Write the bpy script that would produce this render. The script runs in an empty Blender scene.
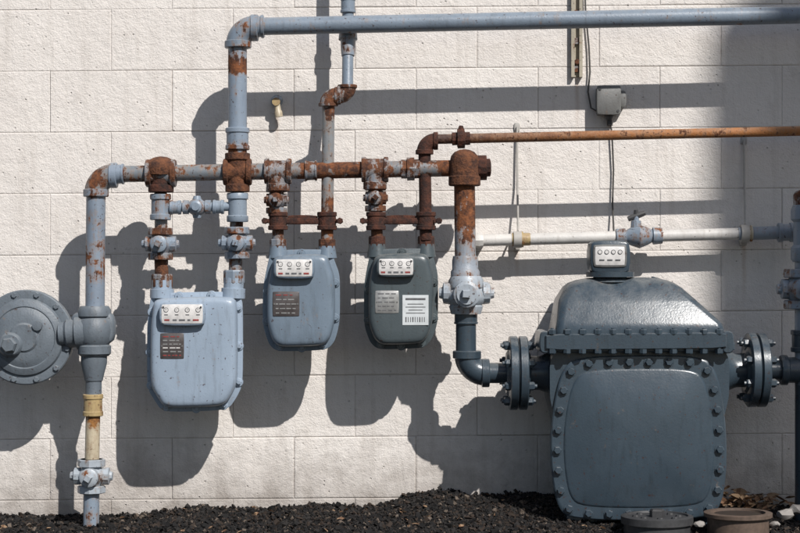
import bpy, bmesh, math, random
from mathutils import Vector, Matrix, noise as mnoise
random.seed(7)
D=6.0; PPM=300.0; CZ=0.83
scene=bpy.context.scene
def S(d): return (D-d)/D/PPM
def W(px,py,d=0.22):
    s=S(d); return Vector(((px-400)*s,-d,CZ+(266.5-py)*s))
# ------------------------------------------------------------------ materials
def nn(nt,t,**k):
    n=nt.nodes.new(t)
    for a,b in k.items(): setattr(n,a,b)
    return n
def mth(nt,op,a,b=None,c=None,clamp=False):
    n=nn(nt,'ShaderNodeMath',operation=op); n.use_clamp=clamp
    for i,v in enumerate((a,b,c)):
        if v is None: continue
        if hasattr(v,'links'): nt.links.new(v,n.inputs[i])
        else: n.inputs[i].default_value=v
    return n.outputs[0]
def mixc(nt,f,a,b,bt='MIX'):
    n=nn(nt,'ShaderNodeMix',data_type='RGBA',blend_type=bt)
    for idx,v in ((0,f),(6,a),(7,b)):
        if hasattr(v,'links'): nt.links.new(v,n.inputs[idx])
        elif isinstance(v,(int,float)): n.inputs[idx].default_value=v
        else: n.inputs[idx].default_value=(v[0],v[1],v[2],1)
    return n.outputs[2]
def noise(nt,vec,scale,detail=5,rough=.6):
    n=nn(nt,'ShaderNodeTexNoise'); n.inputs['Scale'].default_value=scale
    n.inputs['Detail'].default_value=detail; n.inputs['Roughness'].default_value=rough
    nt.links.new(vec,n.inputs['Vector']); return n.outputs['Fac']
def vmul(nt,vec,m,off=(0,0,0)):
    n=nn(nt,'ShaderNodeMapping'); n.inputs['Scale'].default_value=m; n.inputs['Location'].default_value=off
    nt.links.new(vec,n.inputs['Vector']); return n.outputs[0]
def mr(nt,v,a,b,c=0.,d=1.):
    n=nn(nt,'ShaderNodeMapRange'); n.clamp=True
    nt.links.new(v,n.inputs[0])
    for i,x in enumerate((a,b,c,d)): n.inputs[i+1].default_value=x
    return n.outputs[0]
def newmat(name):
    m=bpy.data.materials.new(name); m.use_nodes=True; nt=m.node_tree
    return m,nt,nt.nodes['Principled BSDF']
cnt=[0]
def paint(name,base,rust=0.1,rough=.42,rc1=(.045,.018,.011),rc2=(.20,.07,.025),zones=(),bump=.25,var=.25,grad=None,scale=1.0,spec=.5):
    m,nt,b=newmat(name); cnt[0]+=1
    g=nn(nt,'ShaderNodeNewGeometry').outputs['Position']
    off=(cnt[0]*3.7,cnt[0]*1.3,0)
    p=vmul(nt,g,(1,1,1),off)
    st=vmul(nt,g,(1,1,.16),off)
    n1=noise(nt,p,22*scale,6,.72); n2=noise(nt,st,60*scale,3,.6)
    k=mth(nt,'ADD',mth(nt,'MULTIPLY',n1,.68),mth(nt,'MULTIPLY',n2,.32))
    sep=nn(nt,'ShaderNodeSeparateXYZ'); nt.links.new(g,sep.inputs[0])
    for ax,c,hw,amt in zones:
        dd=mth(nt,'ABSOLUTE',mth(nt,'SUBTRACT',sep.outputs[ax],c))
        z=mr(nt,dd,hw*.5,hw*1.5,amt,0)
        k=mth(nt,'ADD',k,z)
    t=.74-.46*rust
    mask=mr(nt,k,t,t+.045)
    halo=mr(nt,k,t-.07,t+.01)
    nv=noise(nt,p,7,3,.6); nf=noise(nt,p,150,3,.6)
    basec=base
    if grad:
        ax,a,c,col=grad
        nb=mth(nt,'ADD',sep.outputs[ax],mth(nt,'MULTIPLY',mth(nt,'SUBTRACT',n1,.5),1.1))
        basec=mixc(nt,mr(nt,nb,a,c),base,col)
    bc=mixc(nt,mth(nt,'MULTIPLY',mr(nt,nv,.3,.7),var*2),basec,mixc(nt,1.0,basec,(.62,.62,.63),'MULTIPLY'))
    bc=mixc(nt,mr(nt,n2,.52,.78,0,.5),bc,mixc(nt,1.0,basec,(.50,.47,.44),'MULTIPLY'))
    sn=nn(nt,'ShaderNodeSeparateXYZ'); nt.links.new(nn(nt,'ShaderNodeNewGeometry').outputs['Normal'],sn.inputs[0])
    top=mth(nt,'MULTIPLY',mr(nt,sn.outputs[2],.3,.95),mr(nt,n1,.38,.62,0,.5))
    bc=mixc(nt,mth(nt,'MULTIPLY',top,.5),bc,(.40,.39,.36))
    chip=mr(nt,noise(nt,p,100,2,.5),.69-.1*min(rust,.6),.72-.1*min(rust,.6))
    bc=mixc(nt,mth(nt,'MULTIPLY',halo,.45),bc,(.26,.17,.11))
    bc=mixc(nt,mth(nt,'MULTIPLY',chip,.7),bc,rc1)
    rr=mixc(nt,mr(nt,noise(nt,p,38,4,.7),.38,.62),rc1,rc2)
    rr=mixc(nt,mth(nt,'MULTIPLY',mr(nt,nf,.5,.7),.45),rr,(.02,.01,.008))
    col=mixc(nt,mask,bc,rr)
    nt.links.new(col,b.inputs['Base Color'])
    ro=mth(nt,'ADD',mth(nt,'MULTIPLY',mask,.9-rough),mth(nt,'ADD',rough-.09,mth(nt,'MULTIPLY',n1,.2)),clamp=True)
    nt.links.new(ro,b.inputs['Roughness']); b.inputs['Specular IOR Level'].default_value=spec
    h=mth(nt,'ADD',mth(nt,'MULTIPLY',nf,.6),mth(nt,'ADD',mth(nt,'MULTIPLY',mask,mth(nt,'ADD',mth(nt,'MULTIPLY',nf,1.3),-.9)),mth(nt,'MULTIPLY',n1,.9)))
    bp=nn(nt,'ShaderNodeBump'); bp.inputs['Strength'].default_value=bump; bp.inputs['Distance'].default_value=.004
    nt.links.new(h,bp.inputs['Height']); nt.links.new(bp.outputs[0],b.inputs['Normal'])
    return m
def zz(py,h,amt=.22,d=.22): return (2,W(0,py,d).z,h*S(d),amt)
def zx(px,w,amt=.22,d=.22): return (0,W(px,0,d).x,w*S(d),amt)
LB=(.225,.275,.335)
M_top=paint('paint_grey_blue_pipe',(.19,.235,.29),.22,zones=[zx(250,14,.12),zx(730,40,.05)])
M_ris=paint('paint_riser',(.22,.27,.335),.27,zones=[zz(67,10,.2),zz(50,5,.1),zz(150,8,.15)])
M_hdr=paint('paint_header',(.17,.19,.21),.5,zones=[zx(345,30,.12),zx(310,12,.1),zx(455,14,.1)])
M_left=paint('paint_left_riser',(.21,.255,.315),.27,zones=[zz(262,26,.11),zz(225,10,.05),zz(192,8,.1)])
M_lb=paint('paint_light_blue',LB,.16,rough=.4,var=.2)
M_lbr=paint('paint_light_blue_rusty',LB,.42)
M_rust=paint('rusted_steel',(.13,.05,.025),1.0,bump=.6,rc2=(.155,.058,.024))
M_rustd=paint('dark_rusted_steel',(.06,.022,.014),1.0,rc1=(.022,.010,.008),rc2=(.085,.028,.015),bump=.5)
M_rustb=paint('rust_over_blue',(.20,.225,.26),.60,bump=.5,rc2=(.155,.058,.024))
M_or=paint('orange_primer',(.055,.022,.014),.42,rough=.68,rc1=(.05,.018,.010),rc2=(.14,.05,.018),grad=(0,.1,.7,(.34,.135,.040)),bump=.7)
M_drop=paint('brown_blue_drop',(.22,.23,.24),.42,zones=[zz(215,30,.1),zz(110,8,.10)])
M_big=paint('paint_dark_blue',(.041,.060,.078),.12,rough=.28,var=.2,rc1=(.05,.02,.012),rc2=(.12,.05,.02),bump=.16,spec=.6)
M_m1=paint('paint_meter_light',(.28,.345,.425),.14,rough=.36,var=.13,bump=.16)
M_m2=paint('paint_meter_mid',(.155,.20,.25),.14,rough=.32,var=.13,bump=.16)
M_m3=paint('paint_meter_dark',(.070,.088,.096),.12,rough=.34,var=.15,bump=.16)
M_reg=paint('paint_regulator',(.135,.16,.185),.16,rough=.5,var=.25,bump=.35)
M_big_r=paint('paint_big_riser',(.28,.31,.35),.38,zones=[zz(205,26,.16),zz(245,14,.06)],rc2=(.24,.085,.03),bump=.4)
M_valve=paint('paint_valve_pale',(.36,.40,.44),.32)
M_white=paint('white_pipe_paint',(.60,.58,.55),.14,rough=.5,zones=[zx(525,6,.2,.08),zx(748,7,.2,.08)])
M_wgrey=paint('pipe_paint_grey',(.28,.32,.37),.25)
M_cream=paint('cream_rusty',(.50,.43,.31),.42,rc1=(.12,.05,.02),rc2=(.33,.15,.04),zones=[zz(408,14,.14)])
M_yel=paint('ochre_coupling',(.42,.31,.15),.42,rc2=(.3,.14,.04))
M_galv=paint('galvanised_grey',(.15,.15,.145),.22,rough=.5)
M_beige=paint('beige_channel',(.40,.36,.28),.25,rough=.6)
def plain(name,c,r=.5,metal=0,spec=.5,nz=60,amt=.25):
    m,nt,b=newmat(name); g=nn(nt,'ShaderNodeNewGeometry').outputs['Position']
    col=mixc(nt,mth(nt,'MULTIPLY',mr(nt,noise(nt,g,nz,4,.6),.35,.65),amt),c,tuple(x*.45 for x in c))
    nt.links.new(col,b.inputs['Base Color']); b.inputs['Roughness'].default_value=r; b.inputs['Metallic'].default_value=metal
    b.inputs['Specular IOR Level'].default_value=spec; return m
M_plate=plain('index_plate_white',(.68,.66,.64),.35,amt=.4,nz=70)
M_ink=plain('ink_dark',(.03,.03,.035),.5)
M_inkg=plain('ink_grey',(.13,.13,.135),.5,amt=.6)
M_red=plain('ink_red',(.30,.05,.045),.5,amt=.6)
M_badge=plain('badge_brown',(.115,.10,.098),.35,.3,amt=.6)
M_alu=plain('badge_aluminium',(.38,.38,.37),.38,.4,amt=.5)
M_label=plain('paper_label',(.60,.63,.64),.5,amt=.3,nz=30)
M_wire=plain('wire_pale',(.40,.38,.35),.6)
M_wired=plain('wire_dark',(.07,.065,.06),.6)
M_iron=plain('cast_iron',(.045,.045,.047),.6,amt=.6)
M_ironr=plain('cast_iron_rusty',(.11,.075,.055),.75,amt=.6)
# ------------------------------------------------------------------ asset builder
cur=[None,Vector((0,0,0))]
def asset(name,loc):
    e=bpy.data.objects.new(name,None); e.empty_display_size=.05; e.location=loc
    scene.collection.objects.link(e); cur[0]=e; cur[1]=Vector(loc); return e
def mk(name,verts,faces,mat,ang=38,mats=None,fm=None):
    me=bpy.data.meshes.new(name); L=cur[1]
    me.from_pydata([tuple(Vector(v)-L) for v in verts],[],faces)
    for mm in (mats or [mat]): me.materials.append(mm)
    if fm:
        for p,i in zip(me.polygons,fm): p.material_index=i
    bm=bmesh.new(); bm.from_mesh(me); bmesh.ops.recalc_face_normals(bm,faces=bm.faces); bm.to_mesh(me); bm.free()
    for p in me.polygons: p.use_smooth=True
    me.set_sharp_from_angle(angle=math.radians(ang))
    o=bpy.data.objects.new(name,me); scene.collection.objects.link(o)
    if cur[0]: o.parent=cur[0]
    return o
def frame(ax):
    ax=ax.normalized(); u=Vector((0,0,1)) if abs(ax.z)<.9 else Vector((0,-1,0))
    a=(u-ax*u.dot(ax)).normalized(); return a,ax.cross(a)
def lathe(name,p0,ax,prof,mat,seg=28,rot=0.,ang=38):
    a,b=frame(ax); ax=ax.normalized(); V=[];F=[]
    prof=[(prof[0][0],0)]+list(prof)+[(prof[-1][0],0)]
    rings=[]
    for t,r in prof:
        c=p0+ax*t
        if r<=1e-7: rings.append([len(V)]); V.append(c)
        else:
            rings.append(list(range(len(V),len(V)+seg)))
            for i in range(seg):
                th=2*math.pi*i/seg+rot; V.append(c+a*(r*math.cos(th))+b*(r*math.sin(th)))
    for A,B in zip(rings,rings[1:]):
        for i in range(seg):
            j=(i+1)%seg
            if len(A)==1 and len(B)==1: break
            if len(A)==1: F.append((A[0],B[i],B[j]))
            elif len(B)==1: F.append((A[i],A[j],B[0]))
            else: F.append((A[i],A[j],B[j],B[i]))
    return mk(name,V,F,mat,ang)
def fit(name,a,b,prof,mat,d=.22,seg=28,rot=0.,ang=38,d1=None):
    p0=W(a[0],a[1],d); p1=W(b[0],b[1],d if d1 is None else d1); L=(p1-p0).length; s=S(d)
    return lathe(name,p0,p1-p0,[(f*L,r*s) for f,r in prof],mat,seg,rot,ang)
def bead(R,e=1.16,f=.16): return [(0,R*e*.94),(.03,R*e),(f,R*e),(f+.03,R),(1-f-.03,R),(1-f,R*e),(.97,R*e),(1,R*e*.94)]
def straight(name,a,b,r,mat,d=.22,d1=None): 
    return fit(name,a,b,[(0,r),(1,r)],mat,d,d1=d1)
def sweep(name,pts,r,mat,seg=20):
    V=[];F=[];n=len(pts); tang=[]
    for i in range(n):
        t=(pts[min(i+1,n-1)]-pts[max(i-1,0)]).normalized(); tang.append(t)
    a,b=frame(tang[0]); rings=[]
    for i in range(n):
        t=tang[i]; a=(a-t*a.dot(t)).normalized(); b=t.cross(a)
        rr=r[i] if isinstance(r,list) else r
        rings.append(range(len(V),len(V)+seg))
        for k in range(seg):
            th=2*math.pi*k/seg; V.append(pts[i]+a*(rr*math.cos(th))+b*(rr*math.sin(th)))
    for A,B in zip(rings,rings[1:]):
        for i in range(seg):
            j=(i+1)%seg; F.append((A[i],A[j],B[j],B[i]))
    F.append(tuple(rings[0])); F.append(tuple(reversed(rings[-1])))
    return mk(name,V,F,mat)
def elbow(name,c,d1,d2,L,r,mat,collar=1.18,d=.22,matc=None):
    s=S(d); C=W(c[0],c[1],d); d1=Vector(d1).normalized(); d2=Vector(d2).normalized(); L*=s; r*=s
    R=L*.92; pts=[C+d1*L]
    O=C+(d1+d2)*R
    for i in range(13):
        th=i/12*math.pi/2
        pts.append(O-d2*(R*math.cos(th))-d1*(R*math.sin(th)))
    pts.append(C+d2*L)
    sweep(name,pts,r,mat,24)
    for k,dd in enumerate((d1,d2)):
        lathe(name+'_collar_%d'%k,C+dd*(L*.72),dd,[(0,r*1.02),(.002,r*collar),(L*.36,r*collar),(L*.40,r*collar*.95)],matc or mat)
X=Vector((1,0,0));Y=Vector((0,1,0));Z=Vector((0,0,1))
def hexb(name,p,ax,r,h,mat,seg=6):
    lathe(name,p,ax,[(0,r),(h*.8,r),(h,r*.8)],mat,seg,random.random(),20)
def outline_round(pts,it=3,q=.22):
    for _ in range(it):
        o=[]
        n=len(pts)
        for i in range(n):
            a=Vector(pts[i]);b=Vector(pts[(i+1)%n]); o+= [a.lerp(b,q),a.lerp(b,1-q)]
        pts=o; q=.25
    return pts
def loft(name,pts,loops,mat,dref,anchor=None,ang=35):
    x0=min(p[0] for p in pts);x1=max(p[0] for p in pts);y0=min(p[1] for p in pts);y1=max(p[1] for p in pts)
    if anchor: cx,cy=anchor
    else: cx,cy=(x0+x1)/2,(y0+y1)/2
    hx=(x1-x0)/2; hy=max(y1-cy,cy-y0)
    V=[];F=[];n=len(pts); s=S(dref)
    for ins,dep in loops:
        for p in pts:
            q=(cx+(p[0]-cx)*(hx-ins)/hx, cy+(p[1]-cy)*(hy-ins)/hy)
            w=W(q[0],q[1],dref); V.append(Vector((w.x,-dep,w.z)))
    for k in range(len(loops)-1):
        for i in range(n):
            j=(i+1)%n; F.append((k*n+i,k*n+j,(k+1)*n+j,(k+1)*n+i))
    F.append(tuple(range(n))); F.append(tuple(reversed(range((len(loops)-1)*n,len(loops)*n))))
    return mk(name,V,F,mat,ang)
def rbox(name,cx,cy,w,h,d0,d1,mat,bev=2.0,dref=None,cor=True):
    dref=dref if dref is not None else d1
    pts=[(cx-w/2,cy-h/2),(cx+w/2,cy-h/2),(cx+w/2,cy+h/2),(cx-w/2,cy+h/2)]
    if bev>0:
        q=min(.3,bev/min(w,h)); pts=outline_round(pts,2,q)
        bm=bev*S(dref)*.5
        return loft(name,pts,[(0,d0),(0,d1-bm),(bev*.15,d1-bm*.4),(bev*.5,d1)],mat,dref)
    return loft(name,pts,[(0,d0),(0,d1)],mat,dref)
def disc(name,px,py,d,r,mat,h=.0015,seg=14):
    lathe(name,W(px,py,d),-Y,[(0,r*S(d)),(h,r*S(d))],mat,seg)
def cock(nm,px,py,h,r,mat,w,d=.22,matn=None,lever=True):
    matn=matn or mat
    fit(nm+'_body',(px,py-h/2),(px,py+h/2),[(0,r*.80),(.18,r*.80),(.22,r*.66),(.32,r*.82),(.4,r*.98),(.5,r*1.05),(.6,r*.98),(.68,r*.82),(.78,r*.66),(.82,r*.80),(1,r*.80)],mat,d,seg=24)
    fit(nm+'_top_nut',(px,py-h*.5),(px,py-h*.28),[(0,r*.93),(.1,r),(.9,r),(1,r*.93)],matn,d,seg=8,ang=20)
    fit(nm+'_base_nut',(px,py+h*.28),(px,py+h*.5),[(0,r*.93),(.1,r),(.9,r),(1,r*.93)],matn,d,seg=8,ang=20)
    fit(nm+'_plug',(px-w/2,py),(px+w/2,py),[(0,r*.3),(.08,r*.34),(.1,r*.6),(.24,r*.62),(.26,r*.5),(.74,r*.5),(.76,r*.62),(.92,r*.62),(.94,r*.35),(1,r*.3)],mat,d,seg=10,ang=25)
    c=W(px,py,d); s=S(d)
    lathe(nm+'_boss',c,-Y,[(0,r*.7*s),(r*1.25*s,r*.66*s),(r*1.35*s,r*.5*s)],mat,16)
    if lever: hexb(nm+'_square',c-Y*r*1.3*s,-Y,r*.34*s,r*.5*s,matn,4)
# ------------------------------------------------------------------ wall
def build_wall():
    bw=122/PPM; bh=61.3/PPM; g=.0028; V=[];F=[];FC=[]
    base_z=CZ+(266.5-68.5)/PPM
    x_ref=(50-400)/PPM
    k0=-13; k1=11; c0=-26;c1=26; tilt=.0075
    def tr(x,z,y): return Vector((x,y,z+tilt*x))
    for k in range(k0,k1):
        for c in range(c0,c1):
            xo=x_ref+c*bw+(0 if (k%2)!=0 else bw/2)
            z0=base_z+k*bh; z1=z0+bh; x0=xo;x1=xo+bw
            dy=random.uniform(-.0007,.0007); gg=g*random.uniform(.55,1.15); dp=random.uniform(.0016,.0040)
            jz=random.uniform(-.0008,.0008); shade=random.random()
            rings=[(0,dp),(gg*.45,dp*.6),(gg,.0005+dy),(gg*1.9,dy)]
            b=len(V)
            for ins,y in rings:
                for (x,z) in ((x0+ins,z0+ins+jz*(ins>0)),(x1-ins,z0+ins+jz*(ins>0)),(x1-ins,z1-ins+jz*(ins>0)),(x0+ins,z1-ins+jz*(ins>0))): V.append(tr(x,z,y))
            for r in range(3):
                for i in range(4):
                    j=(i+1)%4; F.append((b+r*4+i,b+r*4+j,b+r*4+4+j,b+r*4+4+i)); FC.append(shade)
            F.append((b+12,b+13,b+14,b+15)); FC.append(shade)
    zA=base_z+k0*bh; zB=base_z+k1*bh; xa=x_ref+c0*bw; xb=x_ref+c1*bw
    b=len(V)
    for x in (xa,xb):
        for y in (.012,.21):
            for z in (zA,zB): V.append(tr(x,z,y))
    for f in ((0,1,3,2),(4,6,7,5),(0,4,5,1),(2,3,7,6),(0,2,6,4),(1,5,7,3)): F.append(tuple(b+i for i in f)); FC.append(.5)
    me=bpy.data.meshes.new('block_wall'); me.from_pydata([tuple(v) for v in V],[],F)
    at=me.attributes.new('shade','FLOAT','FACE'); at.data.foreach_set('value',FC)
    for p in me.polygons: p.use_smooth=False
    m,nt,bs=newmat('painted_block'); me.materials.append(m)
    p=nn(nt,'ShaderNodeNewGeometry').outputs['Position']
    n1=noise(nt,p,3.2,4,.6); n2=noise(nt,p,50,5,.75); n3=noise(nt,p,170,3,.65); n4=noise(nt,p,11,4,.65)
    col=mixc(nt,mr(nt,n1,.3,.7),(.735,.695,.655),(.665,.622,.582))
    an=nn(nt,'ShaderNodeAttribute'); an.attribute_name='shade'
    col=mixc(nt,mth(nt,'MULTIPLY',an.outputs['Fac'],.28),col,(.585,.54,.505))
    vst=vmul(nt,p,(30,1,2.2)); ns=noise(nt,vst,1,4,.6)
    col=mixc(nt,mr(nt,ns,.52,.8,0,.4),col,(.42,.375,.33))
    col=mixc(nt,mr(nt,n2,.57,.70,0,.38),col,(.45,.41,.375))
    col=mixc(nt,mr(nt,n4,.57,.72,0,.32),col,(.48,.435,.395))
    sp=nn(nt,'ShaderNodeSeparateXYZ'); nt.links.new(p,sp.inputs[0])
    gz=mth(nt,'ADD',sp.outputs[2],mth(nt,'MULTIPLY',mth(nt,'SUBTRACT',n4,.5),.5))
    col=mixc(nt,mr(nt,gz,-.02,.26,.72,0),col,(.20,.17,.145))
    # thin rust runs below a few wall fixings
    for (px,pyy,ln) in ((277,112,46),(577,80,60),(517,250,34),(744,244,60),(609,120,30)):
        w0=W(px,pyy,0); dx=mth(nt,'ABSOLUTE',mth(nt,'SUBTRACT',mth(nt,'ADD',sp.outputs[0],mth(nt,'MULTIPLY',mth(nt,'SUBTRACT',n4,.5),.012)),w0.x))
        a=mr(nt,dx,.002,.010,1,0); c=mr(nt,sp.outputs[2],w0.z-ln/PPM,w0.z,0,1); d=mr(nt,sp.outputs[2],w0.z,w0.z+.008,1,0)
        col=mixc(nt,mth(nt,'MULTIPLY',mth(nt,'MULTIPLY',a,c),mth(nt,'MULTIPLY',d,.4)),col,(.30,.17,.09))
    col=mixc(nt,mr(nt,sp.outputs[1],.0008,.004,0,.4),col,(.32,.28,.25))
    vo=nn(nt,'ShaderNodeTexVoronoi'); vo.inputs['Scale'].default_value=42; nt.links.new(p,vo.inputs['Vector'])
    pit=mr(nt,vo.outputs['Distance'],.06,.16,1,0)
    pit=mth(nt,'MULTIPLY',pit,mr(nt,n4,.50,.58))
    col=mixc(nt,mth(nt,'MULTIPLY',pit,.5),col,(.22,.19,.165))
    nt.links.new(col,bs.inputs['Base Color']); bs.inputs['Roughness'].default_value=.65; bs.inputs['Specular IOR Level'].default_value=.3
    h=mth(nt,'ADD',mth(nt,'MULTIPLY',n2,1.0),mth(nt,'ADD',mth(nt,'MULTIPLY',n3,.6),mth(nt,'MULTIPLY',pit,-.9)))
    h=mth(nt,'ADD',h,mth(nt,'MULTIPLY',n4,2.0))
    bp=nn(nt,'ShaderNodeBump'); bp.inputs['Strength'].default_value=.75; bp.inputs['Distance'].default_value=.0046
    nt.links.new(h,bp.inputs['Height']); nt.links.new(bp.outputs[0],bs.inputs['Normal'])
    o=bpy.data.objects.new('block_wall',me); scene.collection.objects.link(o)
build_wall()
# ------------------------------------------------------------------ ground
def gh(x,y):
    m=.080*math.exp(-((x-.28)/.5)**2)+.035*math.exp(-((x-1.15)/.4)**2)+.025*math.exp(-((x+.55)/.25)**2)
    f=max(0,1+y/.7) if y<0 else 1
    n=mnoise.noise(Vector((x*5,y*5,0)))*.026+mnoise.noise(Vector((x*19,y*19,3)))*.012
    return (m+.000+n)*f-(1-f)*.012
def build_ground():
    xs=[-40,-20,-10,-5,-3]+[-2+i*.025 for i in range(161)]+[3,5,10,20,40]
    ys=[.15,.1]+[.05-i*.025 for i in range(60)]+[-2,-3,-5,-8,-12,-20,-40]
    V=[(x,y,gh(x,y) if abs(x)<3 and y>-1.5 else -.015) for y in ys for x in xs]
    nx=len(xs); F=[(j*nx+i,j*nx+i+1,(j+1)*nx+i+1,(j+1)*nx+i) for j in range(len(ys)-1) for i in range(nx-1)]
    me=bpy.data.meshes.new('ground'); me.from_pydata(V,[],F)
    bm=bmesh.new(); bm.from_mesh(me); bmesh.ops.recalc_face_normals(bm,faces=bm.faces); bm.to_mesh(me); bm.free()
    for p in me.polygons: p.use_smooth=True
    m,nt,b=newmat('dark_ground'); me.materials.append(m)
    p=nn(nt,'ShaderNodeNewGeometry').outputs['Position']
    n=noise(nt,p,60,6,.7)
    nt.links.new(mixc(nt,mr(nt,n,.35,.65),(.010,.009,.009),(.038,.032,.028)),b.inputs['Base Color'])
    b.inputs['Roughness'].default_value=.9
    bp=nn(nt,'ShaderNodeBump'); bp.inputs['Distance'].default_value=.02; nt.links.new(n,bp.inputs['Height']); nt.links.new(bp.outputs[0],b.inputs['Normal'])
    o=bpy.data.objects.new('ground',me); scene.collection.objects.link(o)
build_ground()
def chunks(name,groups,mats,xr,yr):
    V=[];F=[];fm=[]
    base=[(-1,-1,-1),(1,-1,-1),(1,1,-1),(-1,1,-1),(-1,-1,1),(1,-1,1),(1,1,1),(-1,1,1)]
    fs=[(0,1,2,3),(7,6,5,4),(0,4,5,1),(1,5,6,2),(2,6,7,3),(3,7,4,0)]
    for N,smin,smax,flat,elong in groups:
      for _ in range(N):
        x=random.uniform(*xr); y=-abs(random.uniform(yr[0],yr[1]))
        s=random.uniform(smin,smax)*random.uniform(.5,1)
        R=Matrix.Rotation(random.uniform(0,6.3),3,'Z')@Matrix.Rotation(random.uniform(-1,1),3,'X')@Matrix.Rotation(random.uniform(-1,1),3,'Y')
        sc=Vector((random.uniform(.5,1.3)*elong,random.uniform(.4,.9),random.uniform(.3,.8)*flat))
        c=Vector((x,y,gh(x,y)+s*random.uniform(-.1,.5))); b=len(V)
        for v in base:
            q=Vector((v[0]*sc.x,v[1]*sc.y,v[2]*sc.z))*s*.5*random.uniform(.6,1.15); V.append(c+R@q)
        F+=[tuple(b+i for i in f) for f in fs]; k=random.randrange(len(mats)); fm+=[k]*6
    me=bpy.data.meshes.new(name); me.from_pydata([tuple(v) for v in V],[],F)
    for m in mats: me.materials.append(m)
    for p,i in zip(me.polygons,fm): p.material_index=i
    o=bpy.data.objects.new(name,me); scene.collection.objects.link(o)
mk1=plain('mulch_black',(.008,.0075,.0075),.85,spec=.3); mk2=plain('mulch_dark',(.017,.015,.014),.8,spec=.3); mk3=plain('mulch_brown',(.034,.024,.018),.85,spec=.3); mk4=plain('mulch_pale',(.11,.085,.065),.85)
chunks('mulch',[(30000,.005,.013,1,1),(5500,.010,.024,1,1),(3500,.008,.014,.5,2.6)],[mk1]*9+[mk2]*6+[mk3]*4+[mk4],(-1.75,1.75),(.0,.62))
lf1=plain('leaf_brown',(.16,.085,.045),.8); lf2=plain('leaf_tan',(.26,.17,.10),.8)
def leaves():
    V=[];F=[];fm=[]
    def leaf(x,y,s,up):
        c=Vector((x,y,gh(x,y)+.008+up)); R=Matrix.Rotation(random.uniform(0,6.3),3,'Z')@Matrix.Rotation(random.uniform(-.9,.9),3,'X')@Matrix.Rotation(random.uniform(-.6,.6),3,'Y')
        b=len(V); prof=[(-1,0),(-.5,.35),(0,.5),(.5,.35),(1,0)]
        for t,w in prof:
            for sg in (-1,0,1):
                V.append(c+R@Vector((t*s,sg*w*s,abs(sg)*w*s*.5+.15*s*t*t)))
        for i in range(4):
            for j in range(2): F.append((b+i*3+j,b+i*3+j+1,b+i*3+4+j,b+i*3+3+j)); fm.append(random.randrange(2))
    for _ in range(80): leaf(random.uniform(-1.5,1.5),-random.uniform(.02,.45),random.uniform(.006,.015),0)
    for _ in range(100): leaf(random.gauss(1.15,.06),-random.uniform(.02,.2),random.uniform(.01,.026),random.uniform(0,.05))
    me=bpy.data.meshes.new('fallen_leaves'); me.from_pydata([tuple(v) for v in V],[],F)
    me.materials.append(lf1); me.materials.append(lf2)
    for p,i in zip(me.polygons,fm): p.material_index=i
    o=bpy.data.objects.new('fallen_leaves',me); scene.collection.objects.link(o)
leaves()
# ------------------------------------------------------------------ top supply pipe
asset('gas_supply_pipe',W(238,100))
straight('run',(262,26.5),(1010,10.5),8.8,M_top)
elbow('elbow',(238,28),X,-Z,18,12,M_top,collar=1.12)
fit('run_coupling',(250,27),(264,26.6),bead(10.5,1.1,.2),M_top)
straight('riser',(237.5,42),(237.5,160),9.4,M_ris)
fit('riser_coupling',(237.5,128),(237.5,150),bead(11,1.1,.2),M_ris)
fit('far_coupling',(985,11),(1012,10.4),bead(12),M_top)
fit('wall_turn',(1000,10.7),(1000,10.7),[(0,9),(1,9)],M_top,.22,d1=-.01)
# ------------------------------------------------------------------ header manifold
asset('gas_manifold_pipe',W(290,172))
def hy(px): return 174.5-(px-97)*.0175
straight('run',(108,hy(108)),(486,hy(486)),8.2,M_hdr)
elbow('corner_elbow',(96,hy(97)+1),X,-Z,19,11.5,M_hdr,collar=1.1,matc=M_left)
fit('coupling_1',(112,hy(112)),(124,hy(124)),bead(9.6,1.08),M_left)
def tee(nm,px,w,R,mat,drop,up=None,Rv=None,matv=None):
    y=hy(px); fit(nm,(px-w/2,y),(px+w/2,y),bead(R),mat)
    Rv=Rv or R*.95
    fit(nm+'_branch',(px,y),(px,y+drop),[(0,Rv*.95),(.6,Rv*.95),(.65,Rv*1.12),(.97,Rv*1.12),(1,Rv)],matv or mat)
    if up: fit(nm+'_upper',(px,y),(px,y-up),[(0,Rv),(.6,Rv),(.65,Rv*1.15),(.97,Rv*1.15),(1,Rv)],mat)
tee('tee_meter_1',161,30,12,M_rustb,19,matv=M_rustd)
lathe('tee_cap',W(161,hy(161)-2),Vector((0,-.25,1)),[(0,15.5*S(.22)),(.02,15.5*S(.22)),(.034,13*S(.22)),(.043,8*S(.22)),(.047,3*S(.22))],M_rust)
tee('cross',237.5,28,11.5,M_rust,20,up=19)
tee('tee_meter_2',278,27,11,M_rustb,20)
tee('tee_meter_3',375,27,11,M_rustb,20)
fit('coupling_2',(305,hy(305)),(317,hy(317)),bead(9.5,1.08),M_rustb)
fit('union',(401,hy(401)),(420,hy(420)),[(0,9.5),(.3,9.5),(.32,11.5),(.7,11.5),(.72,9.5),(1,9.5)],M_rustb,seg=8,ang=20)
fit('end_nut',(473,hy(473)),(491,hy(491)),[(0,10),(.25,10),(.27,12.5),(.75,12.5),(.77,9),(.95,9),(1,6)],M_rustd,seg=12,ang=20)
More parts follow.
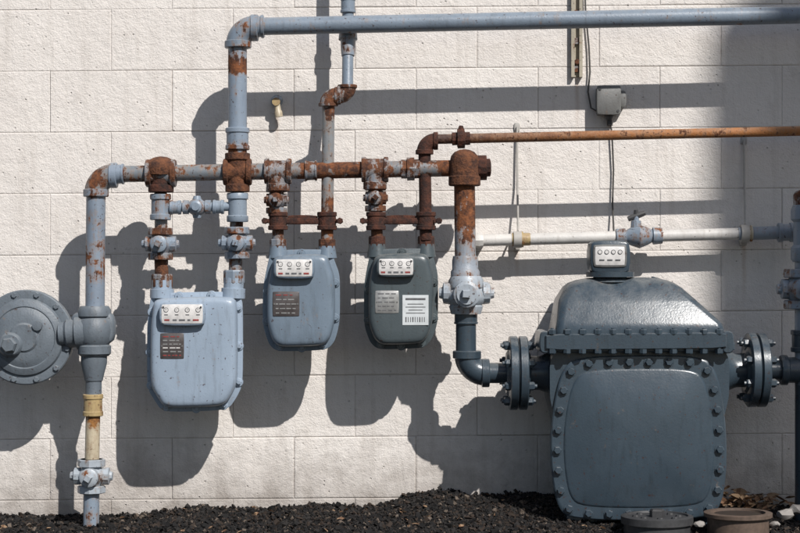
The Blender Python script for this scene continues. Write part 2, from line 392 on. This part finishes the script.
# left riser
asset('gas_service_riser',W(94,340))
straight('riser',(96,188),(95,312),9.6,M_left)
fit('tee_body',(94.5,306),(94.5,356),[(0,14),(.08,16.5),(.2,16.5),(.23,14.5),(.3,17),(.5,19),(.7,17),(.77,14.5),(.8,16.5),(.95,16.5),(1,14)],M_reg)
fit('reducer',(94,355),(93.5,396),[(0,13),(.2,13),(.5,10),(.62,9),(.64,8),(1,8)],M_reg)
fit('rust_coupling',(93,394),(93,416),bead(9.2,1.1,.2),M_yel)
straight('lower_pipe',(93,414),(92,462),7.2,M_cream)
cock('stop_cock',91.5,476,34,14,M_valve,42)
straight('buried_pipe',(91.5,488),(91,532),8,M_lbr)
asset('pressure_regulator',W(25,337))
s=S(.22)
C=W(27,337,.2)
lathe('diaphragm_case',C+Y*.05,-Y,[(0,20*s),(.01,33*s),(.035,43*s),(.042,47.5*s),(.056,47.5*s),(.0565,46.6*s),(.060,46.6*s),(.0605,47.5*s),(.073,47.5*s),(.076,46.5*s),(.078,40*s),(.0775,39*s),(.086,37.5*s),(.094,32*s),(.0945,31*s),(.092,30*s),(.098,26*s),(.102,22*s),(.1025,15*s),(.108,13*s)],M_reg,64,ang=24)
for i in range(12):
    th=2*math.pi*(i+.5)/12; hexb('rim_bolt_%d'%i,C+Vector((math.cos(th)*43.5*s,-.024,math.sin(th)*43.5*s)),-Y,3.0*s,.010,M_reg)
hexb('centre_cap',C+Vector((-13*s,-.055,-7*s)),-Y,8*s,.036,M_reg)
lathe('spring_barrel',C+Vector((-13*s,-.045,-7*s)),-Y,[(0,13*s),(.018,12*s),(.024,10*s)],M_reg)
lathe('vent',C+Vector((14*s,-.05,12*s)),-Y,[(0,5*s),(.014,5*s),(.015,3*s)],M_reg,12)
fit('outlet',(60,334),(86,332),[(0,12),(.2,12),(.3,14.5),(.62,14.5),(.64,17),(1,17)],M_reg)
rbox('lug',92,328,44,34,.2,.243,M_reg,6)
# ------------------------------------------------------------------ meter helper
def meter(pts,dz,mat,rimpx,dc=.22,thick=.085,screws=()):
    q=outline_round(pts,3,.17)
    th=thick
    loft('rear_case',q,[(12,dc-th),(6,dc-th+.006),(3.5,dc-th+.02),(3.5,dc-.008)],mat,dc)
    loft('seam_flange',q,[(1,dc-.010),(0,dc-.008),(0,dc+.000),(.7,dc+.0008),(.7,dc+.0022),(0,dc+.003),(0,dc+.010),(1,dc+.012)],mat,dc)
    f=dc+th*.72
    loft('front_case',q,[(4.6,dc+.005),(4.8,f-.024),(5.4,f-.013),(6.6,f-.006),(8.6,f-.002),(11,f),(20,f+.0008)],mat,dc)
    for k,(x,y) in enumerate(screws):
        lathe('rim_lug_%d'%k,W(x,y,dc-.01),-Y,[(0,4.6*S(dc)),(.024,4.6*S(dc)),(.026,4*S(dc))],mat,14)
        hexb('rim_screw_%d'%k,W(x,y,dc+.014),-Y,2.7*S(dc),.010,mat)
    return f
def index(cx,cy,w,h,f,mat,dc):
    fr=f+.026
    rbox('index_housing',cx,cy,w,h,f-.03,fr,mat,3)
    rbox('index_plate',cx,cy,w-4.5,h-4.5,fr-.002,fr+.0015,M_plate,1)
    n=4
    for i in range(n):
        x=cx-(w-14)/2+(w-14)*i/(n-1)
        disc('dial_%d'%i,x,cy-h*.17,fr+.0013,2.5,M_inkg,.001)
        disc('dial_face_%d'%i,x,cy-h*.17,fr+.0023,1.9,M_plate,.0006)
        a=random.uniform(-1.5,1.5); lathe('dial_hand_%d'%i,W(x,cy-h*.17,fr+.0031),Vector((math.sin(a),0,math.cos(a))),[(0,.0007),(.0045,.0004)],M_ink,4)
        rbox('dial_text_%d'%i,x,cy+h*.03,3.6,.9,fr,fr+.0024,M_inkg,0)
    for i,(a,b,m) in enumerate(((-.33,.11,M_red),(-.16,.09,M_inkg),(.0,.13,M_inkg),(.15,.06,M_inkg),(.30,.13,M_red))):
        rbox('print_%d'%i,cx+w*a,cy+h*.25,w*b,1.7,fr,fr+.0024,m,0)
    for sg in (-1,1): disc('seal_screw_%d'%sg,cx+sg*(w/2-4.2),cy-h*.28,fr+.0015,1.1,M_iron,.0015,8)
def badge(cx,cy,w,h,f,mat,inks):
    rbox('badge',cx,cy,w,h,f-.004,f+.0025,mat,1)
    n=len(inks)
    for k,mm in enumerate(inks):
        yy=cy-h*.36+h*.72*k/(n-1); x0=cx-w*.38; x1=cx+w*.38; x=x0
        j=0
        while x<x1-2:
            l=random.uniform(2,6); l=min(l,x1-x)
            rbox('badge_text_%d_%d'%(k,j),x+l/2,yy,l,1.0,f,f+.0032,mm,0); x+=l+random.uniform(.8,2.2); j+=1
    for sx in (-1,1): disc('badge_rivet_%d'%sx,cx+sx*(w/2-1.8),cy,f+.0025,.9,M_galv,.0012,8)
# meter 1
asset('gas_meter',W(195,350))
P=[(152,293),(239,291),(243,302),(243,384),(237,397),(228,410),(163,412),(155,400),(147.5,388),(147.5,325),(150,305)]
f=meter(P,0,M_m1,0,screws=((153,312),(238.5,308),(239.5,346),(151,352),(152,385),(239,382),(167,406),(197,408),(224,405),(180,296),(212,295)))
index(182,314,46,24,f,M_m1,.22)
badge(172,346,24,26,f,M_badge,[M_red,M_alu,M_alu,M_plate,M_alu,M_red])
fit('inlet_boss',(162,280),(162,298),[(0,10),(.5,10),(.52,12),(1,12)],M_m1,.21)
fit('outlet_boss',(234,278),(233,298),[(0,10),(.5,10),(.52,12),(1,12)],M_m1,.21)
fit('inlet_nut',(162,274),(162,288),[(0,9.8),(.1,10.6),(.9,10.6),(1,9.8)],M_rustb,.21,seg=8,ang=20)
fit('outlet_nut',(234,270),(234,284),[(0,9.8),(.1,10.6),(.9,10.6),(1,9.8)],M_lbr,.21,seg=8,ang=20)
# meter 1 connections
asset('meter_connection_pipe',W(198,220))
straight('inlet_pipe',(160.5,190),(162,278),6.4,M_rustb,.215)
fit('inlet_tee',(160.5,194),(160.5,220),bead(9.2,1.15,.2),M_lbr)
cock('inlet_cock',160.5,244,32,12.5,M_lbr,37,matn=M_rustb)
straight('inlet_nipple',(161,255),(162,284),6.8,M_rust,.215)
straight('outlet_pipe',(237.5,185),(235,280),6.6,M_rustb,.215)
fit('outlet_tee',(237.5,193),(237.5,222),bead(9.4,1.15,.2),M_lb)
cock('outlet_cock',237,243,32,12.5,M_lbr,37)
straight('bypass',(166,207.5),(232,206.5),4.6,M_lb)
fit('bypass_coupling_left',(170,207.5),(181,207.5),bead(6.5,1.1,.25),M_lbr)
fit('bypass_coupling_right',(213,207),(224,207),bead(6.5,1.1,.25),M_lb)
fit('bypass_valve_body',(183,207.3),(211,207),[(0,7),(.2,7),(.22,5.5),(.35,8),(.5,9.2),(.65,8),(.78,5.5),(.8,7),(1,7)],M_lbr)
lathe('bypass_valve_boss',W(197,207),-Y,[(0,6*s),(.035,6*s),(.038,4*s),(.046,4*s)],M_lb,14)
fit('bypass_valve_stem',(197,218),(197,196),[(0,4),(.2,5),(.8,5),(1,3.5)],M_lb,seg=10)
# meter 2
asset('gas_meter',W(301,300))
P=[(271,250),(331,249),(335,262),(340,275),(340,322),(335,341),(327,350),(277,351.5),(269,344),(263,325),(263,288),(267,268)]
f=meter(P,0,M_m2,0,thick=.08,screws=((268,291),(335.5,283),(335.5,318),(267.5,321),(280,346),(302,347.5),(323,345),(302,253.5)))
index(294,268,41,22,f,M_m2,.22)
badge(286,304,27,25,f,M_badge,[M_red,M_alu,M_alu,M_alu,M_alu])
fit('inlet_boss',(278,246),(278,258),[(0,8),(.5,9),(1,10)],M_m2,.21)
fit('outlet_boss',(327,246),(327,258),[(0,8),(.5,9),(1,10)],M_m2,.21)
fit('inlet_nut',(278,239),(278,249),[(0,7.6),(.1,8.4),(.9,8.4),(1,7.6)],M_rustb,.21,seg=8,ang=20)
fit('outlet_nut',(327,239),(327,249),[(0,7.6),(.1,8.4),(.9,8.4),(1,7.6)],M_rust,.21,seg=8,ang=20)
# meter 3
asset('gas_meter',W(400,300))
P=[(371,249),(431,248),(435,262),(438,275),(438,322),(432,339),(424,348),(378,349.5),(370,342),(364,325),(364,285),(367,268)]
f=meter(P,0,M_m3,0,thick=.08,screws=((369,290),(433.5,282),(433.5,318),(368.5,320),(381,344),(401,345.5),(421,343),(402,252.5)))
index(396,267,39,21,f,M_m3,.22)
badge(387,302,24,23,f,M_alu,[M_inkg,M_inkg,M_inkg,M_inkg,M_inkg])
rbox('paper_label',415.5,310,26,30,f-.004,f+.002,M_label,0)
for k,(yy,w,hh) in enumerate(((299,20,2.0),(304,16,.7),(307,20,.7),(310,14,.7),(313,19,.7))): rbox('label_line_%d'%k,415.5,yy,w,hh,f,f+.0027,M_inkg,0)
for k in range(9): rbox('barcode_%d'%k,406+k*2.3,319.5,.7 if k%3 else 1.2,5,f,f+.0027,M_inkg,0)
fit('inlet_boss',(377,244),(377,257),[(0,8),(.5,9),(1,10)],M_m3,.21)
fit('outlet_boss',(426,244),(426,257),[(0,8),(.5,9),(1,10)],M_m3,.21)
fit('inlet_nut',(377,236),(377,248),[(0,7.6),(.1,8.4),(.9,8.4),(1,7.6)],M_rustd,.21,seg=8,ang=20)
fit('outlet_nut',(426,236),(426,248),[(0,7.6),(.1,8.4),(.9,8.4),(1,7.6)],M_rustd,.21,seg=8,ang=20)
def meterbar(x0,x1,y,xl,xr,matb):
    rbox('bar',(x0+x1)/2,y,x1-x0,6.5,.20,.232,matb,1.5)
    rbox('bar_rib',(xl+xr)/2,y-4,(xr-xl)-18,4,.212,.222,matb,1)
    for k,x in enumerate((x0+2.5,x1-2.5)): hexb('bar_bolt_%d'%k,W(x,y,.23),-Y,2.6*S(.22),.012,matb)
    for k,x in enumerate((xl,xr)):
        fit('bar_socket_%d'%k,(x,y-9),(x,y+9),bead(9,1.1,.22),matb)
        hexb('bar_end_%d'%k,W(x-13 if k==0 else x+13,y,.225),-Y,3.4*S(.22),.020,matb)
asset('meter_bar',W(302,221))
meterbar(262,341,221,278,327,M_rustd)
straight('inlet_pipe',(278,188),(278,242),5.8,M_rustb,.215)
cock('inlet_cock',276.5,200,27,10.5,M_rustb,25)
asset('meter_bar',W(400,221))
meterbar(361,438,221,376,426,M_rustd)
straight('inlet_pipe',(376,188),(377,240),5.8,M_rust,.215)
cock('inlet_cock',375.5,198,27,10.5,M_rustb,25)
asset('gas_drop_pipe',W(335,120))
straight('lower_drop',(328.5,106),(327,242),6.2,M_drop,.215)
elbow('lower_elbow',(328,96.5),X,-Z,9,8.6,M_rustb,d=.215,collar=1.12)
elbow('upper_elbow',(347.5,95),-X,Z,9,8.6,M_rustb,d=.215,collar=1.12)
straight('upper_drop',(347.5,90),(348,34),5.6,M_top,.215,d1=.165)
fit('collar',(348,34),(348,56),[(0,9),(.25,9.5),(.3,7.5),(.8,7),(1,6.5)],M_lbr,.17,d1=.185)
straight('upper_run',(348,36),(348,-70),5.8,M_top,.155)
fit('upper_coupling',(348,-2),(348,13),bead(7,1.1),M_top,.155)
fit('wall_turn',(348,-66),(348,-66),[(0,7),(1,7)],M_top,.165,d1=-.01)
# rust/orange line
asset('rusty_gas_pipe',W(600,136))
def oy(px): return 139.5-(px-425)*.0225
straight('drop',(424.5,150),(426,240),6.2,M_rustd)
elbow('elbow',(424.5,oy(424)+1.5),X,-Z,12,7.8,M_rustd,collar=1.15)
straight('run',(434,oy(434)),(1010,oy(1010)),4.9,M_or)
fit('union',(452,oy(452)),(470,oy(470)),[(0,6.5),(.28,6.5),(.3,9.8),(.7,9.8),(.72,6.5),(1,6.5)],M_rustd,seg=10,ang=20)
fit('union_pin',(461,oy(461)-13),(461,oy(461)+8),[(0,2),(.3,4),(1,4)],M_rustd,seg=8)
fit('wall_turn',(1005,oy(1005)),(1005,oy(1005)),[(0,5.5),(1,5.5)],M_or,.22,d1=-.01)
# ------------------------------------------------------------------ big riser
asset('large_meter_riser',W(466,270))
lathe('top_cap',W(464.5,178,.24),Z,[(0,14.5*s),(.055,14.5*s),(.07,13.5*s),(.083,10*s),(.09,5*s),(.092,1*s)],M_rust)
fit('cap_band',(464.5,176),(464.5,186),[(0,15),(.1,16),(.9,16),(1,15)],M_rust,.24)
straight('riser',(464.5,184),(465.5,285),10.5,M_big_r,.24)
fit('reducing_coupling',(465,256),(465.3,282),[(0,12),(.2,13),(.5,13),(.6,14.5),(1,14.5)],M_big_r,.24)
fit('valve_body',(466,276),(466,314),[(0,15),(.12,17.5),(.3,17.5),(.34,16),(.42,19),(.55,20.5),(.68,19),(.76,16),(.8,17),(1,15)],M_valve,.24)
fit('valve_cross',(439,293),(494,293),[(0,5),(.06,6),(.08,10.5),(.2,11.5),(.22,8.5),(.78,8.5),(.8,11.5),(.92,10.5),(.94,6),(1,5)],M_valve,.24,seg=12,ang=22)
lathe('valve_boss',W(466,294,.24),-Y,[(0,14*s),(.075,13*s),(.08,10*s),(.083,10*s)],M_valve,20)
hexb('valve_square',W(466,294,.32),-Y,5.5*s,.022,M_valve,4)
straight('lower_pipe',(466,310),(466,358),10.2,M_big,.24)
fit('lower_coupling',(466,312),(466,324),bead(11.5,1.05),M_big,.24)
elbow('elbow',(467,373),X,Z,20,12.6,M_big,d=.24,collar=1.13)
straight('elbow_outlet',(484,373),(510,373),10.2,M_big,.24)
# ------------------------------------------------------------------ large meter
asset('industrial_gas_meter',W(637,420,.3))
def flangepair(nm,cx,cy,R,d,mat,w=24):
    fit(nm+'_plates',(cx-w/2,cy),(cx+w/2,cy),[(0,R*.55),(.1,R*.62),(.12,R*.96),(.16,R),(.44,R),(.47,R*.97),(.475,R*.9),(.525,R*.9),(.53,R*.97),(.56,R),(.84,R),(.88,R*.96),(.9,R*.62),(1,R*.55)],mat,d,seg=48)
    ss=S(d)
    for i in range(8):
        th=2*math.pi*(i+.5)/8; o=Vector((0,math.cos(th),math.sin(th)))*R*.8*ss
        c=W(cx,cy,d)+o
        lathe(nm+'_stud_%d'%i,c-X*(w*.5+5)*ss,X,[(0,2*ss),((w+10)*ss,2*ss)],mat,8)
        for sg in (-1,1): hexb(nm+'_nut_%d_%d'%(i,sg),c+X*sg*(w*.34)*ss,X*sg,4.3*ss,6.5*ss,mat)
DM=.25
flangepair('inlet_flange',518,373,37,DM,M_big)
flangepair('outlet_flange',756,370,37,DM,M_big)
fit('inlet_neck',(528,373),(566,373),[(0,17),(.3,17),(.5,20),(.7,27),(1,30)],M_big,DM)
fit('outlet_neck',(748,370),(706,371),[(0,17),(.3,17),(.5,20),(.7,27),(1,30)],M_big,DM)
q=outline_round([(541,338),(729,336),(729,392),(722,420),(722,500),(556,502),(548,420),(541,395)],3,.12)
loft('core_case',q,[(14,.093),(8,.10),(6,.13),(6,.36)],M_big,DM)
cov=[(576,357),(640,355),(702,356),(715,368),(723,398),(727,440),(726,478),(721,506),(708,518),(640,521),(572,519),(558,509),(552,478),(550,440),(554,402),(562,370)]
q=outline_round(cov,2,.25)
loft('cover_flange',q,[(1.5,.335),(0,.338),(0,.352),(.8,.3535),(.8,.3555),(0,.357),(0,.370),(1.2,.3735),(3,.374)],M_big,.37)
loft('front_cover',q,[(12.5,.37),(13,.375),(15,.377),(22,.382),(32,.389),(44,.396),(56,.4005),(68,.403),(80,.4035)],M_big,.37,ang=60)
def perim(q,n,ins,d,nm,r,h,mat,off=0):
    cx=(min(p[0] for p in q)+max(p[0] for p in q))/2; cy=(min(p[1] for p in q)+max(p[1] for p in q))/2
    L=[0]
    for i in range(len(q)): L.append(L[-1]+(Vector(q[(i+1)%len(q)])-Vector(q[i])).length)
    for k in range(n):
        t=((k+off)/n%1)*L[-1]
        i=max(j for j in range(len(q)) if L[j]<=t); u=(t-L[i])/max(1e-6,L[i+1]-L[i])
        p=Vector(q[i]).lerp(Vector(q[(i+1)%len(q)]),u); c=Vector((cx,cy)); v=(c-p); p=p+v.normalized()*ins
        lathe(nm+'_washer_%d'%k,W(p.x,p.y,d)+Y*.002,-Y,[(0,r*1.3*S(d)),(.004,r*1.3*S(d))],mat,14)
        hexb(nm+'_%d'%k,W(p.x,p.y,d),-Y,r*S(d),h,mat)
perim(q,28,6.8,.374,'cover_bolt',4.1,.013,M_big,.3)
loft('split_flange_lower',outline_round([(543,342),(727,340),(727,349),(543,351)],1,.1),[(3,.085),(0,.09),(0,.385),(1.5,.389)],M_big,DM)
loft('split_flange_upper',outline_round([(545,333),(725,331),(725,339),(545,341)],1,.1),[(3,.088),(0,.094),(0,.38),(1.5,.384)],M_big,DM)
for k in range(12):
    px=552+k*15.2
    ss=S(.37); lathe('split_bolt_%d'%k,W(px,352,.40),Z,[(0,1.6*ss),(24*ss,1.6*ss)],M_big,8)
    hexb('split_nut_%d'%k,W(px,334,.40),Z,4*ss,5*ss,M_big)
    hexb('split_head_%d'%k,W(px,349,.40),-Z,4*ss,5*ss,M_big)
loft('split_flange_lip',outline_round([(545,334),(725,332),(725,348),(545,350)],1,.08),[(0,.379),(0,.405),(1,.408)],M_big,.38)
for k,px in enumerate((545,727)): loft('corner_ear_%d'%k,outline_round([(px-6,331),(px+6,331),(px+6,353),(px-6,353)],2,.2),[(0,.2),(0,.395),(1,.399)],M_big,.38)
# top dome : rounded rectangles stacked in height, flat sloping facets with crisp shoulders
def dome_stack():
    rows=[(336,552,718,.378,.11,6),(328,552,718,.378,.11,6),(323,553,716.5,.375,.112,6),(320,553.5,714,.371,.115,6),
          (302,556,695,.348,.135,7),(299,557,692,.343,.138,7),(287,564,679,.322,.155,8),(283,569,673,.312,.16,9),(280,577,666,.298,.175,10),(278,588,657,.28,.195,10),(277.3,600,646,.262,.215,6)]
    V=[];F=[];NP=7
    for (py,xl,xr,df,db,c) in rows:
        s0=S(DM); z=W(0,py,DM).z; x0=(xl-400)*s0; x1=(xr-400)*s0; r=c*s0*1.3
        r=min(r,(x1-x0)*.45,(df-db)*.45)
        for (cx,cy,a0) in ((x1-r,-df+r,-90),(x1-r,-db-r,0),(x0+r,-db-r,90),(x0+r,-df+r,180)):
            for k in range(NP):
                a=math.radians(a0+90*k/(NP-1)); V.append((cx+r*math.cos(a),cy+r*math.sin(a),z))
    n=4*NP
    for k in range(len(rows)-1):
        for i in range(n):
            j=(i+1)%n; F.append((k*n+i,k*n+j,(k+1)*n+j,(k+1)*n+i))
    F.append(tuple(range(n))); F.append(tuple((len(rows)-1)*n+i for i in range(n)))
    mk('top_dome',V,F,M_big,50)
dome_stack()
lathe('dome_boss',W(688,314,.33),Vector((.55,-.6,.75)),[(0,6*s),(.012,5.5*s),(.014,4*s)],M_big,12)
fit('index_neck',(610,282),(610,270),[(0,22),(.2,20),(.5,15),(1,14)],M_big,.25)
fit('index_neck_plate',(610,277),(610,272),[(0,24),(1,24)],M_big,.25)
rbox('index_housing',610,257,40,33,.19,.30,M_big,4,dref=.29)
rbox('index_bezel',610,256,34,23,.29,.305,M_galv,2)
rbox('index_face',610,256,30,19,.30,.3065,M_plate,1)
for k in range(4):
    disc('dial_%d'%k,600+k*6.7,252,.3065,2.4,M_inkg); disc('dial_face_%d'%k,600+k*6.7,252,.308,1.7,M_plate,.0006)
for k in range(3): rbox('dial_text_%d'%k,602+k*8,260,5,1.4,.306,.308,M_inkg,0)
hexb('dome_plug',W(655,281,.25),Vector((.3,0,1)),5*s,.012,M_big)
for k,px in enumerate((585,690)): rbox('foot_%d'%k,px,521,36,16,.12,.33,M_big,2)
# outlet assembly
asset('outlet_riser',W(803,300))
straight('outlet',(768,370),(806,370),10,M_big,.24)
fit('outlet_tee',(780,370),(822,370),bead(13),M_big,.24)
straight('riser',(804,385),(804,200),9,M_lb,.24)
fit('riser_coupling',(804,330),(804,352),bead(12,1.1,.2),M_big,.24)
cock('riser_valve',800,289,40,16.5,M_lbr,46,d=.24)
fit('riser_fitting',(804,205),(804,262),[(0,11),(.1,13),(.25,13),(.3,10.5),(.7,10.5),(.75,13),(.95,13),(1,11)],M_lb,.24)
fit('riser_cap',(804,190),(804,207),[(0,5),(.1,9),(.3,10.5),(1,10.5)],M_rustb,.24)
straight('riser_lower',(804,380),(804,530),9,M_big,.24)
# ------------------------------------------------------------------ white pipe
asset('white_gas_pipe',W(640,236,.09))
dw=.09
def wy(px): return 240.5-(px-480)*.0262
straight('run',(478,wy(478)),(740,wy(740)),5.9,M_white,dw)
straight('run_grey',(738,wy(738)),(806,wy(806)),6.6,M_wgrey,dw)
fit('grey_coupling',(742,wy(742)),(752,wy(752)),bead(7.5,1.1),M_cream,dw)
fit('grey_union',(778,wy(778)),(794,wy(794)),bead(8.5,1.15,.25),M_wgrey,dw)
fit('joint',(512,wy(512)),(530,wy(530)),[(0,6.6),(.4,7),(.42,8),(.62,8),(.64,6.4),(1,6.3)],M_yel,dw)
fit('end_union',(474,wy(474)),(483,wy(483)),[(0,7),(.5,8),(1,7)],M_white,dw,seg=8)
fit('valve_body',(616,wy(616)),(662,wy(662)),[(0,8),(.2,8.6),(.22,6.5),(.32,9),(.5,12),(.68,9),(.78,6.5),(.8,8.6),(1,8)],M_lbr,dw)
fit('valve_bonnet',(636,236),(636,216),[(0,8.5),(.35,8),(.4,5.5),(.75,5),(.78,3),(1,3)],M_lbr,dw,seg=12,ang=25)
fit('valve_stem',(636,220),(636,210),[(0,2.5),(1,2.2)],M_iron,dw,seg=8)
fit('valve_handle',(628,219),(645,213),[(0,2.6),(.3,3),(.7,3),(1,2.4)],M_iron,dw,seg=8)
fit('wall_return',(480,wy(480)),(480,wy(480)),[(0,6),(1,6)],M_white,dw,d1=-.01)
fit('riser_link',(804,wy(804)),(804,wy(804)),[(0,7),(1,7)],M_wgrey,dw-.01,d1=.24)
def hanger(px,y0,y1,r,d,mat):
    asset('pipe_hanger',W(px,(y0+y1)/2,.02))
    rbox('wall_tab',px,y0,6,9,-.001,.006,mat,1)
    sweep('rod',[W(px,y0,.010),W(px+.4,(y0+y1)/2,.018),W(px+1,y1-r-5,.05),W(px+1,y1-r,.09)],1.1*S(.05),mat,8)
    fit('band',(px-3.5,y1),(px+4.5,y1),[(0,r),(1,r)],mat,d)
    rbox('clip',px,y1+r*.2,7,r*2.3,.0,.03,mat,1)
hanger(517,127,wy(517),8.3,dw,M_wire)
hanger(744,140,wy(744),9,dw,M_wire)
# thin wire + box
asset('electrical_junction_box',W(609,100,.03))
rbox('box',609,100,23,28,0,.055,M_galv,1.5)
rbox('cover',609,100,24.5,29.5,.053,.060,M_galv,1.5)
for k,(x,y) in enumerate(((600,89),(618,111))): disc('screw_%d'%k,x,y,.060,1.4,M_iron,.002)
rbox('hub',623,99,7,17,.005,.045,M_galv,1.5)
fit('gland',(609,113),(609,120),[(0,4),(.5,5),(1,3)],M_iron,.03,seg=10)
rbox('stub',610,122,4,6,.0,.03,M_iron,.5)
asset('electrical_cable',W(600,60,.01))
sweep('upper_cable',[W(584,-40,.012),W(585.5,10,.012),W(589,48,.012),W(590,72,.014),W(588,92,.012),W(591,108,.014),W(600,113,.02),W(608,116,.03)],.9*S(0),M_wired,8)
sweep('lower_cable',[W(609.5,118,.03),W(612,134,.014),W(613.5,170,.012),W(612.5,205,.012),W(614,236,.03)],.9*S(0),M_wired,8)
asset('wall_channel',W(577,20,.02))
rbox('back_plate',577,18,11,118,0,.004,M_beige,0)
rbox('left_lip',573,18,3.2,118,.004,.022,M_beige,0)
rbox('right_lip',581,18,3.2,118,.0045,.022,M_beige,0)
for k in range(4): rbox('bracket_%d'%k,577,-15+k*28,5.2,6,.004,.014,M_rustb,0)
hexb('anchor',W(577,62,.014),-Y,3*S(0),.006,M_rust)
asset('wall_spigot',W(277,103,.03))
fit('escutcheon',(277,101),(277,101),[(0,6),(.5,6),(.52,4),(1,4)],M_valve,-.002,d1=.02,seg=16)
lathe('stub',W(277,103,.0),Vector((0,-1,.0)),[(0,3*s),(.035,3*s),(.036,4.2*s),(.048,4.2*s)],M_yel,12)
rbox('handle',277,99,10,5,.02,.034,M_valve,1.5)
fit('nozzle',(277,104),(279,117),[(0,3),(.5,3.2),(.6,4),(1,4)],M_cream,.035,seg=12)
# ------------------------------------------------------------------ ground covers
def cover(px,py,R,hpx,d,mat,ring):
    asset('valve_box_cover',W(px,py,d)); c=W(px,py,d); ss=S(d); R*=ss; h=hpx*ss
    base=c-Z*(h+.05)
    if ring: prof=[(0,R*.9),(.05+h*.7,R*.9),(.05+h*.72,R),(.05+h*.97,R),(.05+h,R*.97),(.05+h+.0005,R*.8),(.05+h*.75,R*.78)]
    else: prof=[(0,R*.92),(.05+h*.5,R*.92),(.05+h*.52,R),(.05+h*.95,R),(.05+h,R*.95),(.05+h+.0005,R*.86),(.05+h*.9,R*.84)]
    lathe('body',base,Z,prof,mat,48,ang=30)
    if not ring:
        hexb('lid_bolt',c-Z*h*.12,Z,R*.22,h*.5,mat,5)
        for i in range(8):
            th=i*math.pi/4; lathe('lug_%d'%i,c+Vector((math.cos(th),math.sin(th),0))*R*.6-Z*h*.12,Z,[(0,R*.1),(h*.14,R*.08)],mat,8)
    else:
        lathe('lid',c-Z*h*.2,Z,[(0,R*.7),(h*.08,R*.7)],mk3,32)
cover(657,515,36,16,.48,M_iron,False)
cover(738,512,34,14,.48,M_ironr,True)
asset('broken_stone',W(790,512,.4))
for k,(x,y,r,dd) in enumerate(((786,514,9,.42),(797,509,8,.38),(700,524,6,.5),(775,524,5,.5))):
    c=W(x,y,dd)
    bm=bmesh.new(); bmesh.ops.create_icosphere(bm,subdivisions=2,radius=r*S(dd))
    for v in bm.verts: v.co*= (1+.35*mnoise.noise(v.co*60+Vector((k*5,0,0)))); v.co.z*=.6
    vs=[v.co+c for v in bm.verts]; fs=[tuple(v.index for v in fc.verts) for fc in bm.faces]; bm.free()
    mk('stone_%d'%k,vs,fs,plain('stone_%d'%k,(.28,.26,.24),.8),ang=20)
# ------------------------------------------------------------------ unseen pole added behind the camera to cast the broad soft shadow at right
SUN=Vector((.57,-1,1.06))
mp=plain('shadow_caster_wood',(.12,.085,.06),.85)
py=9.5; xc=(768-400)/PPM+SUN.x*py
asset('shadow_caster_pole',(xc,-py,0))
lathe('shaft',Vector((xc,-py,-.1)),Z,[(0,.23),(1.63+SUN.z*py+.1,.18)],mp,24)
# ------------------------------------------------------------------ light / camera
sd=SUN.normalized(); L=bpy.data.lights.new('sun','SUN'); L.energy=5.0; L.angle=math.radians(.5); L.color=(1,.965,.925)
lo=bpy.data.objects.new('sun',L); scene.collection.objects.link(lo); lo.rotation_euler=sd.to_track_quat('Z','Y').to_euler(); lo.location=(3,-5,6)
w=bpy.data.worlds.new('World'); scene.world=w; w.use_nodes=True; nt=w.node_tree
sky=nt.nodes.new('ShaderNodeTexSky'); sky.sky_type='NISHITA'; sky.sun_disc=False
sky.sun_elevation=math.asin(sd.z); sky.sun_rotation=math.atan2(sd.x,sd.y)
nt.links.new(sky.outputs[0],nt.nodes['Background'].inputs[0]); nt.nodes['Background'].inputs[1].default_value=.07
cam=bpy.data.cameras.new('camera'); cam.lens=36*D/(800/PPM); cam.sensor_width=36; cam.clip_end=200
co=bpy.data.objects.new('camera',cam); scene.collection.objects.link(co); co.location=(0,-D,CZ); co.rotation_euler=(math.radians(90),0,0)
scene.camera=co
scene.view_settings.view_transform='Standard'; scene.view_settings.look='None'; scene.view_settings.exposure=0
